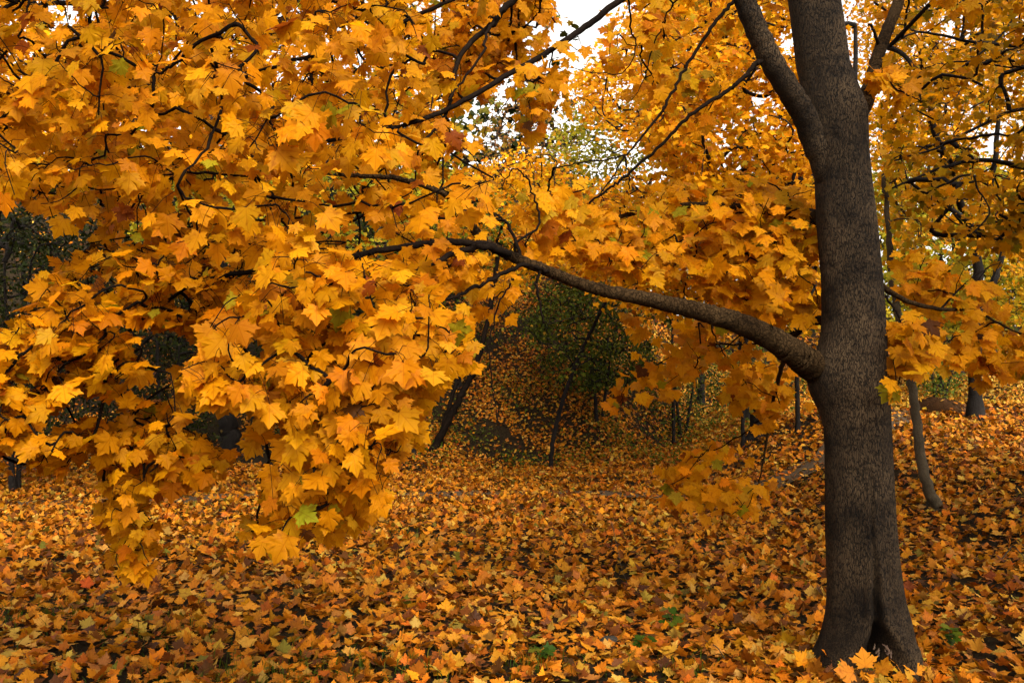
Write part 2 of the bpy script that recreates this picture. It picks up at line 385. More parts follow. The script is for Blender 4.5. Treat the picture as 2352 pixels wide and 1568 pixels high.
litter('leaf_litter', 60000, -6, 10, 18.5, 33, T_FAR, M_LITTER2, (.045, .085), .4)
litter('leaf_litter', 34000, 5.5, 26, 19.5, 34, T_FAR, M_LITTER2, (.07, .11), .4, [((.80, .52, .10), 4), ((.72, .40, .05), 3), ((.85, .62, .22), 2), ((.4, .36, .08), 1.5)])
litter('leaf_litter', 60000, -50, 50, 36, 66, T_FAR, M_LITTER2, (.12, .2), .35)
# ================================================================== MAIN MAPLE
DT = 4.9
foot = at(1985, 1500, DT); foot[2] = float(height(foot[0], foot[1]))
maple = thing('maple_tree', 'big maple in front with thick grey-brown trunk, hollow split foot and one long low bough', 'tree', foot)
tab = np.array([  # y, left, right
    (-700, 1752, 1812), (-400, 1765, 1850), (-150, 1790, 1905), (0, 1803, 1933), (100, 1823, 1951), (180, 1834, 1966), (225, 1836, 1984), (255, 1838, 1996), (290, 1846, 1997), (330, 1852, 1997),
    (400, 1868, 2003), (500, 1872, 2016), (650, 1883, 2028), (760, 1884, 2036), (815, 1872, 2038), (850, 1861, 2041), (885, 1862, 2043), (920, 1874, 2044), (960, 1888, 2046), (1000, 1892, 2047), (1184, 1896, 2058), (1359, 1900, 2074), (1434, 1894, 2094), (1494, 1874, 2106), (1534, 1854, 2112), (1590, 1836, 2118)], float)
ys = np.concatenate([np.linspace(-700, 150, 30), np.linspace(160, 1590, 190)])
Lf, Rt = np.interp(ys, tab[:, 0], tab[:, 1]), np.interp(ys, tab[:, 0], tab[:, 2])
ker = np.ones(9) / 9
sm = lambda a: np.convolve(np.pad(a, 4, 'edge'), ker, 'valid')
Lf, Rt = sm(Lf), sm(Rt)
cen = at((Lf + Rt) / 2, ys, DT); hw = (Rt - Lf) / 2 * DT / F * .917   # an upright stem seen off-axis reads wider than it is
NA = 168; th = np.linspace(0, 2 * math.pi, NA, endpoint=False)
TH, YY = np.meshgrid(th, ys); Rm = np.repeat(hw[:, None], NA, 1)
def adiff(a, b): return (a - b + math.pi) % (2 * math.pi) - math.pi
gth = -.09 - .05 * sst(YY, 1100, 1400)
gd = .012 * sst(YY, 1020, 1180) + .04 * sst(YY, 1230, 1400) + .22 * sst(YY, 1390, 1480)
gw = .055 + .045 * sst(YY, 1200, 1400) + .36 * sst(YY, 1390, 1515)
wig = .02 * np.sin(YY * .035) + .012 * np.sin(YY * .11)
Rm -= gd * np.exp(-(adiff(TH, gth + wig) / gw) ** 4)
lip = gd * .35 * np.exp(-(np.abs(adiff(TH, gth + wig)) - gw * 2.0) ** 2 / (gw * .8) ** 2); Rm += np.minimum(lip, .014)
fl = sst(YY, 1390, 1560)
for a0, amp, w in ((-.86, .03, .35), (.52, .05, .3), (2.2, .12, .4), (-2.9, .12, .4)): Rm += fl * amp * np.exp(-(adiff(TH, a0) / w) ** 2)
Rm += .022 * np.exp(-(adiff(TH, .64) / .35) ** 2 - ((YY - 262) / 26) ** 2)
Rm += .03 * np.exp(-(adiff(TH, -1.86) / .5) ** 2 - ((YY - 880) / 60) ** 2)
Rm *= 1 + .012 * np.sin(3 * TH + YY * .006) + .008 * np.sin(7 * TH + YY * .017 + 1) + .006 * np.sin(13 * TH - YY * .05) * np.cos(YY * .031)
for (ty, ta) in ((45, -.6), (52, .3), (330, -.2), (540, .5), (660, .8), (420, -.9), (930, .5), (1075, -.2), (1170, .7)):   # healed branch scars
    q = np.exp(-(adiff(TH, ta - .41) / .22) ** 2 - ((YY - ty - 26 * adiff(TH, ta - .41) ** 2 * 6) / 7) ** 2); Rm -= .008 * q
PX = np.stack([cen[:, None, 0] + Rm * np.sin(TH), cen[:, None, 1] - Rm * np.cos(TH), np.broadcast_to(cen[:, None, 2], TH.shape)], -1)
nr_ = len(ys); i = (np.arange(nr_ - 1)[:, None] * NA + np.arange(NA)[None]); j = (np.arange(nr_ - 1)[:, None] * NA + (np.arange(NA)[None] + 1) % NA)
mesh_np('trunk', PX.reshape(-1, 3), np.stack([i, j, j + NA, i + NA], -1)[..., ::-1], 4, M_BARK, maple)
# leaves drifted against the foot
n = 420; a = rng.uniform(0, 6.28, n); r = rng.uniform(.22, .8, n); P = np.c_[foot[0] + r * np.cos(a), DT + r * np.sin(a), np.zeros(n)]
P[:, 2] = height(P[:, 0], P[:, 1]) + .03 + rng.uniform(0, 1, n) * np.clip(.62 - r, 0, 1) * .22
props(leaves('leaf_litter', P, rng.normal(0, 1, (n, 3)), np.c_[np.cos(a) * .5, np.sin(a) * .5, np.ones(n)] + rng.normal(0, .3, (n, 3)), rng.uniform(.055, .1, n), palette(n, LIT, .2), T_MED, M_LITTER, None, 1.3),
      'fallen leaves drifted against the foot of the thick trunk', 'fallen leaves', None, 'stuff')
# splintered pale wood at the foot
tb = Tubes()
for (px, py, r) in ((2006, 1490, .005), (2011, 1500, .007), (2016, 1507, .006), (2034, 1496, .006), (2040, 1504, .009), (2046, 1511, .006)):
    p = at(px, py, 4.63); q = at(px + rng.uniform(-8, 8), py - rng.uniform(10, 24), 4.64)
    tb.add(dens([p, (p + q) / 2 + rng.normal(0, .006, 3), q], 4, .003), np.array([r * .5, r, r * .9, r, r * .7, r * .8, r * .5, r * .3, .001]), 7)
tb.build('splintered_wood', M_PALEWOOD, maple)
def limb(path, r0, r1, name='limb', mat=None, sides=14, wob_=.004, prof=1.0, extra=()):
    P = dens(pxline(path), 22 if name == 'bough' and mat is None else 8); t = np.linspace(0, 1, len(P)) ** prof
    P[2:-1] += rng.normal(0, wob_, (len(P) - 3, 3)) * .5
    R = r0 + (r1 - r0) * t; R = R * (1 + .04 * np.sin(np.arange(len(P)) * 1.7))
    R[:16] *= np.linspace(1.3 if name != 'forked_stem' else 1.12, 1.0, 16)
    if name == 'bough' and mat is None:
        R[:198] = np.interp(np.arange(198), [0, 44, 66, 88, 110, 132, 154, 176, 197], [.10, .094, .080, .066, .055, .044, .034, .029, R[197]])
        R[154:198] = np.linspace(.034, R[198], 44)
        k = 6
        while k < len(P) - 3:      # growth rings and old bud scars
            R[k - 1:k + 2] *= np.array([1.03, .93, 1.04]); k += int(rng.integers(5, 13))
        P[4:-1] += np.cumsum(rng.normal(0, .0012, (len(P) - 5, 3)), 0) * .6
    tb = Tubes(); tb.add(P, R, sides)
    nodes = [P]; subs = []
    for (path2, a, b) in extra:
        Q = dens(pxline(path2), 7, .004); nodes.append(Q); subs.append((Q, a, b))
    o = tb.build(name, mat or M_LIMB, maple)
    for Q, a, b in subs:
        t2 = Tubes(); t2.add(Q, np.linspace(a, b, len(Q)), 8); t2.build('branch', M_TWIG, o)
    return o, np.concatenate(nodes)
# --- the long low bough
bough, nA = limb([(1950, 905, 5.06), (1900, 866, 4.97), (1862, 838, 4.86), (1816, 802, 4.72), (1741, 757, 4.62), (1640, 722, 4.5), (1533, 697, 4.38), (1408, 672, 4.2), (1333, 651, 4.1), (1238, 615, 3.95), (1133, 567, 3.8), (1093, 525, 3.72), (1063, 480, 3.66), (1020, 440, 3.6), (920, 410, 3.5), (780, 400, 3.4)],
    .080, .009, 'bough', prof=.6, extra=(
    ([(1133, 567, 3.8), (1080, 558, 3.7), (1000, 556, 3.6), (880, 575, 3.4), (740, 600, 3.3), (600, 620, 3.3), (440, 650, 3.4), (250, 690, 3.6), (100, 760, 3.8)], .019, .006),
    ([(1170, 583, 3.86), (1100, 565, 3.7), (1040, 585, 3.55), (970, 615, 3.3), (900, 660, 3.1), (850, 740, 2.95), (790, 860, 2.8), (740, 1000, 2.7), (715, 1120, 2.65)], .017, .005),
    ([(1260, 622, 3.98), (1200, 610, 3.9), (1130, 640, 3.75), (1075, 668, 3.6), (1010, 700, 3.4), (940, 800, 3.2), (900, 900, 3.1)], .013, .004),
    ([(1063, 480, 3.66), (1020, 500, 3.7), (900, 480, 3.7), (700, 500, 3.8), (450, 520, 4.0), (200, 560, 4.2)], .009, .004),
    ([(1200, 600, 3.9), (1170, 520, 3.95), (1140, 500, 4.0), (1120, 440, 4.1)], .010, .004),
    ([(1200, 612, 3.9), (1183, 560, 3.95), (1238, 520, 4.1), (1225, 450, 4.1), (1205, 405, 4.1), (1180, 388, 4.1), (1145, 435, 4.1)], .008, .003),
    ([(1240, 622, 3.95), (1232, 650, 3.95), (1238, 690, 3.95), (1246, 730, 3.95), (1262, 742, 3.97), (1330, 725, 4.1)], .008, .002),
    ([(1180, 640, 3.8), (1150, 690, 3.8), (1127, 770, 3.8), (1125, 830, 3.8), (1135, 900, 3.8), (1150, 1000, 3.8), (1155, 1090, 3.8)], .005, .0015),
    ([(600, 640, 3.3), (500, 760, 3.4), (420, 860, 3.5), (300, 960, 3.5), (290, 1150, 3.5)], .009, .003),
    ([(440, 650, 3.4), (250, 800, 3.6), (100, 950, 3.7)], .008, .003),
    ))
L2 = [(620, 560), (1000, 600), (1070, 690), (1092, 810), (1045, 850), (1000, 905), (965, 960), (915, 1035), (865, 1090), (900, 1150), (830, 1190), (700, 1235), (575, 1250), (565, 1200), (640, 1120), (600, 1010), (545, 930), (375, 880), (450, 790), (520, 690)]
L3 = [(170, 580), (620, 540), (530, 700), (450, 800), (360, 900), (440, 960), (300, 1000), (190, 1040), (150, 1080), (60, 1075), (-200, 1060), (-420, 900), (-300, 740), (0, 775), (70, 730), (110, 640)]
L4 = [(225, 985), (420, 950), (480, 1000), (550, 1080), (480, 1100), (350, 1090), (345, 1290), (275, 1310), (245, 1200), (235, 1100)]
LJ = [(1000, 500), (1180, 470), (1230, 560), (1190, 640), (1215, 700), (1180, 760), (1110, 745), (1100, 680), (1040, 620)]
foliage(bough, nA, [
    dict(poly=L2, d=(2.55, 3.8), n=450, per=5, holes=((640, 985, 30, 55), (850, 690, 60, 32), (590, 790, 45, 36), (720, 740, 36, 28), (560, 960, 30, 50), (960, 760, 26, 22), (770, 930, 26, 20))),
    dict(poly=L3, d=(3.0, 4.9), n=960, per=5, holes=((390, 800, 75, 55), (330, 885, 60, 36), (215, 935, 85, 46), (300, 750, 50, 26), (120, 970, 50, 36), (250, 645, 50, 24), (420, 690, 45, 22), (30, 1040, 50, 34), (300, 990, 50, 34), (150, 850, 40, 20), (60, 880, 46, 20), (470, 850, 30, 40), (520, 600, 40, 20)), down=.3, bias=(-.45, -.15, 0), face=.35, camw=.25),
    dict(poly=L4, d=(3.3, 4.2), n=115, per=5, holes=((230, 1010, 20, 30), (500, 1000, 16, 30))),
    dict(poly=LJ, d=(3.9, 4.5), n=14, per=6, holes=((1120, 545, 70, 45),)),
    dict(poly=[(880, 520), (1180, 560), (1080, 660), (900, 640)], d=(3.6, 4.2), n=16, per=7)], size=(.040, .088))
# --- high boughs reaching forward over the left half
high, nB = limb([(1820, -520, 4.9), (1760, -260, 4.7), (1600, -120, 4.5), (1428, 0, 4.3), (1333, 70, 4.2), (1258, 120, 4.1), (1158, 178, 3.95), (1030, 250, 3.8), (880, 300, 3.6), (700, 330, 3.5), (480, 350, 3.5), (250, 400, 3.6)], .024, .005, 'bough', mat=M_TWIG, extra=(
    ([(1600, -120, 4.5), (1400, -90, 4.3), (1250, -40, 4.15), (1163, 12, 4.05), (1133, 55, 4.0), (1083, 95, 3.95), (1050, 145, 3.9), (1038, 215, 3.85), (1018, 272, 3.8), (960, 340, 3.7)], .024, .006),
    ([(1250, -40, 4.15), (1100, -20, 3.9), (900, 60, 3.6), (700, 130, 3.4), (500, 190, 3.4), (300, 200, 3.5), (0, 240, 3.7), (-200, 260, 3.8)], .011, .004),
    ([(1163, 12, 4.05), (1120, 70, 3.9), (1110, 120, 3.85), (1060, 190, 3.8), (1030, 230, 3.7)], .010, .004),
    ([(900, 60, 3.6), (760, 0, 3.3), (500, -40, 3.2), (200, -20, 3.3), (-100, 0, 3.5)], .008, .003),
    ([(540, 55, 2.95), (450, 105, 3.0), (400, 150, 3.05), (330, 180, 3.1), (270, 190, 3.2)], .008, .003)))
L1 = [(-420, -420), (1000, -420), (1250, -60), (1265, 20), (1225, 120), (1140, 185), (1050, 265), (1085, 320), (1140, 420), (1170, 520), (1060, 560), (1000, 590), (860, 600), (500, 590), (200, 545), (20, 460), (-420, 480)]
L1N = [(-420, -420), (900, -420), (1050, -100), (1010, 60), (960, 180), (985, 270), (1060, 300), (1130, 420), (1150, 500), (1060, 560), (1000, 590), (860, 600), (500, 590), (200, 545), (20, 460), (-420, 480)]
foliage(high, nB, [
    dict(poly=L1N, d=(2.7, 3.9), n=540, per=5, holes=((1100, 535, 60, 40), (120, 20, 60, 40), (830, 520, 40, 40), (20, 130, 40, 45))),
    dict(poly=L1, d=(3.9, 5.6), n=760, per=5, holes=((1100, 530, 50, 34), (150, 20, 50, 35), (60, 130, 35, 30), (830, 500, 36, 30)), down=.45),
    dict(poly=[(1150, 175), (1300, 70), (1340, 100), (1285, 290), (1200, 300)], d=(3.9, 4.6), n=20, per=5, down=1.2),
    dict(poly=[(1120, -60), (1280, -60), (1285, 40), (1235, 130), (1150, 185), (1060, 230), (1000, 280), (1000, -60)], d=(4.15, 5.3), n=110, per=6)], size=(.040, .088))
# --- forked stem and its thin dark branches
stem, nC = limb([(1925, 450, 4.9), (1880, 345, 4.86), (1848, 268, 4.8), (1815, 212, 4.74), (1772, 140, 4.68), (1742, 78, 4.64), (1712, 5, 4.6), (1680, -110, 4.6), (1640, -300, 4.7)], .078, .058, 'forked_stem', mat=M_BARK, sides=20, extra=(
    ([(1748, 140, 4.62), (1732, 152, 4.6), (1700, 185, 4.58), (1663, 215, 4.56), (1583, 265, 4.5), (1533, 320, 4.5), (1448, 395, 4.5), (1400, 432, 4.5), (1353, 467, 4.5)], .016, .006),
    ([(1730, -30, 4.6), (1690, 0, 4.6), (1653, 40, 4.6), (1603, 110, 4.6), (1553, 195, 4.6), (1518, 260, 4.6), (1470, 320, 4.6), (1433, 357, 4.6), (1360, 370, 4.6), (1273, 385, 4.6)], .014, .0035),
    ([(1433, 357, 4.6), (1412, 400, 4.6), (1383, 440, 4.6), (1386, 462, 4.6)], .006, .002),
    ([(1435, 357, 4.6), (1442, 390, 4.6), (1445, 435, 4.6)], .007, .003),
    ([(1690, -60, 4.8), (1600, -40, 5.2), (1540, 20, 5.4), (1500, 110, 5.4), (1480, 180, 5.4), (1440, 250, 5.4)], .009, .002),
    ([(1440, -40, 4.6), (1450, 60, 4.8), (1460, 110, 4.8), (1420, 170, 4.8), (1300, 155, 4.7)], .007, .002)))
foliage(stem, nC, [
    dict(poly=[(1300, -300), (1850, -300), (1830, 60), (1760, 60), (1600, 100), (1400, 20), (1340, -40)], d=(5.2, 7.5), n=60, per=8, down=.5),
    dict(poly=[(1360, 20), (1640, 70), (1700, 240), (1560, 330), (1450, 250), (1400, 180)], d=(5.5, 7.5), n=34, per=7, down=.5),
    dict(poly=[(1160, 420), (1330, 400), (1350, 470), (1250, 520), (1170, 500)], d=(4.5, 5.2), n=12, per=6)], pal=YEL, size=(.06, .11), petiole=False)
# --- limb from behind the trunk reaching left
back, nD = limb([(1920, 520, 5.0), (1876, 498, 5.12), (1826, 490, 5.3), (1746, 482, 5.5), (1636, 472, 5.8), (1500, 480, 6.0), (1350, 520, 6.0), (1230, 560, 6.0)], .05, .008, 'limb', extra=(
    ([(1746, 484, 5.5), (1700, 490, 5.5), (1655, 480, 5.5)], .010, .004),
    ([(1840, 492, 5.25), (1822, 474, 5.3), (1800, 440, 5.4), (1720, 400, 5.6)], .012, .004),
    ([(1636, 472, 5.8), (1580, 540, 5.6), (1500, 590, 5.4), (1400, 600, 5.2)], .010, .004),
    ([(1826, 490, 5.3), (1760, 580, 5.6), (1690, 600, 5.7), (1650, 650, 5.7), (1620, 700, 5.7)], .010, .003)))
L5 = [(1190, 520), (1330, 490), (1500, 470), (1700, 440), (1850, 420), (1890, 520), (1890, 735), (1780, 720), (1600, 665), (1420, 625), (1330, 615), (1250, 590)]
foliage(back, nD, [dict(poly=L5, d=(4.9, 6.2), n=230, per=5, down=.55, bias=(-.25, 0, 0), holes=((1690, 640, 30, 18), (1560, 640, 30, 16))),
    dict(poly=[(1400, 470), (1600, 410), (1850, 400), (1880, 520), (1500, 540)], d=(5.5, 7), n=40, per=8, down=.5)], size=(.07, .112), petiole=False)
# --- drooping limb below the bough
droop, nE = limb([(1930, 760, 5.0), (1880, 735, 5.2), (1836, 758, 5.5), (1806, 810, 5.8), (1786, 880, 6.1), (1772, 940, 6.3), (1756, 1040, 6.5), (1743, 1110, 6.6)], .03, .005, 'limb', extra=(
    ([(1836, 758, 5.5), (1740, 790, 6.0), (1640, 790, 6.4), (1540, 820, 6.7), (1440, 880, 7.0)], .010, .003),
    ([(1772, 940, 6.3), (1700, 1000, 6.6), (1600, 1060, 6.9), (1530, 1130, 7.0)], .008, .002),
    ([(1630, 740, 6.2), (1655, 800, 6.4), (1700, 870, 6.6)], .007, .003), ([(1700, 770, 6.2), (1600, 850, 6.6), (1560, 870, 6.8)], .006, .003)))
L6 = [(1450, 700), (1560, 710), (1700, 765), (1850, 860), (1870, 950), (1780, 990), (1660, 950), (1580, 930), (1500, 900), (1430, 935), (1365, 915), (1440, 850), (1480, 790), (1425, 735)]
L7 = [(1540, 1020), (1700, 1010), (1780, 1050), (1790, 1140), (1740, 1180), (1620, 1190), (1520, 1160), (1500, 1100)]
foliage(droop, nE, [dict(poly=L6, d=(6, 7.6), n=60, per=7, down=.75, holes=((1640, 860, 30, 40), (1580, 900, 30, 30), (1830, 900, 20, 40))), dict(poly=L7, d=(6.2, 7.4), n=30, per=6)], size=(.065, .105), petiole=False, tmpl=T_MED)
# --- limb on the right behind the trunk
right, nF = limb([(1950, 640, 4.95), (2010, 650, 5.1), (2080, 690, 5.2), (2160, 710, 5.4), (2240, 715, 5.6), (2330, 760, 5.9), (2450, 800, 6.2)], .022, .005, 'limb', extra=(
    ([(2010, 650, 5.1), (2040, 690, 4.9), (2070, 740, 4.8), (2090, 820, 4.8)], .010, .003),
    ([(2160, 790, 5.4), (2200, 770, 5.5), (2260, 740, 5.6)], .006, .003), ([(2160, 710, 5.4), (2230, 640, 5.8), (2300, 600, 6.2)], .008, .003)))
foliage(right, nF, [dict(poly=[(2030, 690), (2110, 700), (2150, 790), (2130, 830), (2090, 850), (2060, 920), (2045, 880), (2040, 780)], d=(4.5, 5.0), n=20, per=7),
    dict(poly=[(2050, 560), (2200, 600), (2300, 680), (2352, 760), (2460, 800), (2460, 890), (2330, 865), (2230, 880), (2170, 840), (2160, 760), (2060, 680)], d=(5.3, 6.6), n=48, per=8, down=.6, bias=(.2, 0, 0))], size=(.072, .112), petiole=False)
# --- upper right stem from the knot
upr, nG = limb([(1950, 300, 4.95), (1985, 240, 5.05), (2005, 170, 5.15), (2030, 90, 5.3), (2065, 0, 5.5), (2120, -150, 5.8), (2160, -320, 6)], .05, .034, 'limb', mat=M_LIMB, sides=10, extra=(
    ([(2020, 110, 5.25), (2005, 66, 5.2), (1995, 55, 5.2)], .012, .006),
    ([(2005, 175, 5.15), (2040, 190, 4.9), (2080, 215, 4.8), (2120, 235, 4.8)], .008, .003)))
foliage(upr, nG, [dict(poly=[(1990, 140), (2045, 120), (2060, 165), (2090, 190), (2130, 225), (2110, 245), (2050, 215), (2000, 200)], d=(4.6, 5.2), n=9, per=7, down=.45, bias=(.3, 0, 0)),
    dict(poly=[(1960, -250), (2250, -300), (2250, 20), (2050, 60), (1980, 60)], d=(5.6, 8), n=30, per=7)], size=(.075, .11), petiole=False)
# --- crown above the frame: shades the ground to the right
top, nH = limb([(1790, -700, 4.9), (1800, -900, 5.0), (1850, -1100, 5.2)], .07, .03, 'limb', extra=(
    ([(1800, -640, 4.9), (2100, -760, 5.2), (2500, -800, 5.6), (2900, -760, 6.0)], .04, .012), ([(1790, -700, 4.9), (1500, -860, 5.4), (1200, -900, 6.0)], .03, .01)))
foliage(top, nH, [dict(poly=[(1900, -350), (2500, -300), (3000, -400), (3000, -900), (2400, -1000), (1800, -900)], d=(4.2, 8.5), n=120, per=9)], size=(.09, .13), petiole=False, tmpl=T_LOW, mat=M_LEAF2, cull=False, spread=.18)
# ================================================================== OTHER TREES
GOLD = [((.80, .50, .04), 5), ((.72, .50, .05), 4), ((.50, .46, .05), 3), ((.8, .38, .02), 2)]
OLIVE = [((.80, .40, .012), 4), ((.54, .30, .012), 4), ((.30, .22, .014), 2), ((.9, .42, .012), 4)]
LIME = [((.40, .42, .05), 4), ((.52, .48, .06), 4), ((.62, .48, .05), 3), ((.24, .3, .04), 2)]
RUST = [((.34, .16, .08), 4), ((.42, .22, .12), 3), ((.24, .12, .07), 3), ((.30, .24, .08), 2)]
DGREEN = [((.026, .038, .010), 4), ((.014, .022, .007), 4), ((.045, .048, .012), 1.5), ((.10, .07, .015), .3)]
MGREEN = [((.08, .13, .025), 4), ((.12, .16, .03), 3), ((.2, .19, .03), 1.5), ((.4, .26, .03), .8)]
def tree(name, label, cat, stems, crown, pal, tmpl=T_LOW, mat=None, bark=None, size=(.08, .12), spread=.2, group=None, per=10, r_tip=.006, down=.4, rmax=.06, trunk_name='trunk', extra=(), sides=4):
    bark = bark or M_DARKBARK
    p0 = pxline(stems[0][0])[0].copy(); p0[2] = float(height(p0[0], p0[1]))
    o = thing(name, label, cat, p0, group); nodes = []
    for (path, r0, r1) in stems:
        P = dens(pxline(path), 6); P[1:-1] += rng.normal(0, r0 * .12, (len(P) - 2, 3))
        g0 = P[0].copy(); g0[2] = min(g0[2], float(height(g0[0], g0[1]))) - .12; P = np.vstack([g0, P])
        R = np.linspace(r0, r1, len(P)); R[0] *= 1.5; R[1] *= 1.25
        t = Tubes(); t.add(P, R, 10); t.build(trunk_name, bark, o); nodes.append(P[2:])
    for (path, r0, r1) in extra:
        P = dens(pxline(path), 6, r0 * .1); t = Tubes(); t.add(P, np.linspace(r0, r1, len(P)), 7); t.build('limb', bark, o); nodes.append(P)
    if crown:
        foliage(o, np.concatenate(nodes), crown, pal, tmpl, mat or M_LEAF2, bark, per, size, spread, down=down, camw=.1, face=.5, noise=.5, petiole=False, r_tip=r_tip, twig_name='branches', leaf_name='crown', sides=sides, rmax=rmax, cull=False)
    return o
# dark maple on the right
tree('maple_tree', 'dark forked maple standing at the top of the leafy rise on the right', 'tree',
     [([(2240, 932, 17), (2243, 800, 17), (2247, 690, 17), (2241, 590, 17), (2226, 510, 17), (2190, 430, 16.5), (2150, 300, 16), (2110, 100, 16)], .14, .05)],
     [dict(poly=[(2000, -250), (2420, -250), (2450, 560), (2352, 640), (2250, 560), (2100, 590), (2010, 480)], d=(12, 19), n=330, holes=((2250, 330, 40, 40), (2190, 60, 40, 26), (2300, 300, 26, 36))), dict(poly=[(1960, -300), (2450, -300), (2450, 420), (2000, 420)], d=(13, 22), n=160, holes=((2270, 330, 50, 50), (2190, 60, 50, 30), (2330, 290, 40, 40)))], OLIVE, size=(.08, .125), spread=.24, per=20,
     extra=(([(2262, 690, 17), (2285, 640, 17.2), (2300, 590, 17.4), (2330, 480, 17.6), (2345, 300, 17.6)], .09, .03), ([(2241, 590, 17), (2270, 450, 16.5), (2290, 330, 16), (2300, 120, 16)], .09, .03), ([(2226, 510, 17), (2150, 460, 16), (2060, 420, 15)], .06, .02)))
# overhanging tree outside the right edge
tree('maple_tree', 'maple outside the right edge sending tangled black branches into the picture', 'tree',
     [([(2750, 1150, 9.5), (2740, 800, 9.5), (2720, 500, 9.5), (2700, 300, 9.5), (2680, 0, 9.5)], .16, .1)],
     [dict(poly=[(2010, 130), (2120, -120), (2700, -300), (2700, 420), (2352, 560), (2150, 560), (2030, 400)], d=(7.2, 10.5), n=420, per=9, holes=((2270, 330, 40, 40), (2190, 70, 34, 24), (2330, 270, 40, 40), (2080, 90, 30, 20))), dict(poly=[(2420, -300), (3300, -300), (3300, 880), (2440, 800)], d=(5.5, 10), n=200, per=12, spread=.3, size=(.1, .15)), dict(box=((4.4, 13), (-5, 5.5), (5.4, 8.6)), n=760, per=16, spread=.35, size=(.11, .16))], OLIVE, size=(.06, .095), spread=.16, tmpl=T_MED,  # last two crown masses: unseen, added to block sky and shade the right-hand ground
     extra=(([(2720, 520, 9.5), (2480, 420, 9.2), (2351, 385, 9), (2251, 368, 8.8), (2150, 390, 8.5), (2050, 432, 8.2)], .045, .01),
            ([(2720, 420, 9.5), (2450, 290, 9), (2352, 250, 8.8), (2250, 290, 8.6), (2150, 340, 8.4), (2050, 370, 8.2)], .03, .008),
            ([(2700, 250, 9.5), (2450, 140, 9), (2350, 110, 8.8), (2230, 95, 8.6), (2110, 75, 8.4), (2040, 110, 8.2)], .03, .008),
            ([(2720, 560, 9.5), (2480, 520, 9), (2352, 500, 8.8), (2220, 520, 8.6), (2150, 480, 8.5)], .02, .006),
            ([(2700, 200, 9.5), (2480, 0, 9), (2352, 20, 9), (2300, 80, 8.8), (2200, 160, 8.6), (2090, 200, 8.5)], .022, .006)), r_tip=.0075, rmax=.03)
# sapling
tree('sapling', 'slender grey-brown sapling curving up from the leafy slope behind the thick trunk', 'tree',
     [([(2158, 1168, 10.3), (2135, 1130, 10.3), (2117, 1060, 10.3), (2105, 960, 10.3), (2092, 880, 10.3), (2070, 760, 10.3), (2050, 640, 10.3), (2044, 560, 10.3), (2030, 400, 10.3)], .075, .03)],
     [dict(poly=[(2020, 300), (2120, 420), (2140, 640), (2060, 660), (2010, 500)], d=(9.5, 11.5), n=30)], GOLD, bark=M_SAPBARK, size=(.07, .1), spread=.18)
# slender leaning tree
tree('leaning_tree', 'slender black tree leaning right, alone at the foot of the dark hillside', 'tree',
     [([(1264, 1083, 19.4), (1268, 1030, 19.4), (1278, 970, 19.4), (1302, 890, 19.4), (1330, 820, 19.4), (1365, 745, 19.4), (1398, 680, 19.4), (1425, 610, 19.4), (1440, 500, 19.4)], .06, .035)],
     [dict(poly=[(1180, 640), (1480, 500), (1500, 760), (1400, 800), (1260, 880), (1200, 780)], d=(18, 21), n=80, per=9)], MGREEN, size=(.06, .09), spread=.3, mat=M_GREEN)
# leaning twin stems
h1 = ground_hit(1000, 1032); d1 = h1[1]
tree('leaning_tree', 'brown tree with two stems leaning right below the end of the yellow spray', 'tree',
     [([(995, 1033, d1), (1020, 985, d1), (1046, 935, d1), (1068, 890, d1), (1090, 850, d1), (1120, 740, d1), (1150, 560, d1)], .11, .06), ([(1012, 1000, d1 + .1), (1030, 940, d1 + .1), (1045, 890, d1 + .2), (1060, 850, d1 + .3), (1075, 700, d1 + .4)], .065, .04)],
     [dict(poly=[(1000, 420), (1240, 420), (1240, 680), (1100, 740), (1000, 700)], d=(d1 - 1, d1 + 4), n=90)], MGREEN, mat=M_GREEN, bark=M_TWIG, size=(.08, .12), spread=.35)
d2 = ground_hit(950, 1042)[1]
tree('young_tree', 'cluster of short dark stems left of the twin-stemmed leaning tree', 'tree',
     [([(951, 1045, d2), (944, 1000, d2), (940, 940, d2), (925, 800, d2), (900, 600, d2)], .075, .04), ([(968, 1020, d2 + .6), (966, 960, d2 + .6), (962, 900, d2 + .6), (960, 700, d2 + .6)], .06, .035)],
     [dict(poly=[(760, 600), (1040, 600), (1020, 880), (800, 900)], d=(d2 - 1, d2 + 3), n=110)], DGREEN, mat=M_GREEN, size=(.08, .12), spread=.35)
d3 = ground_hit(532, 1048)[1]
tree('dark_tree', 'thick black trunk glimpsed through the gap under the left yellow boughs', 'tree',
     [([(533, 1050, d3), (528, 980, d3), (520, 900, d3), (510, 750, d3), (500, 500, d3), (480, 200, d3)], .3, .16)],
     [dict(poly=[(300, 480), (760, 480), (740, 760), (600, 840), (360, 800)], d=(d3 - 2, d3 + 4), n=160)], DGREEN, mat=M_GREEN, size=(.1, .15), spread=.45)
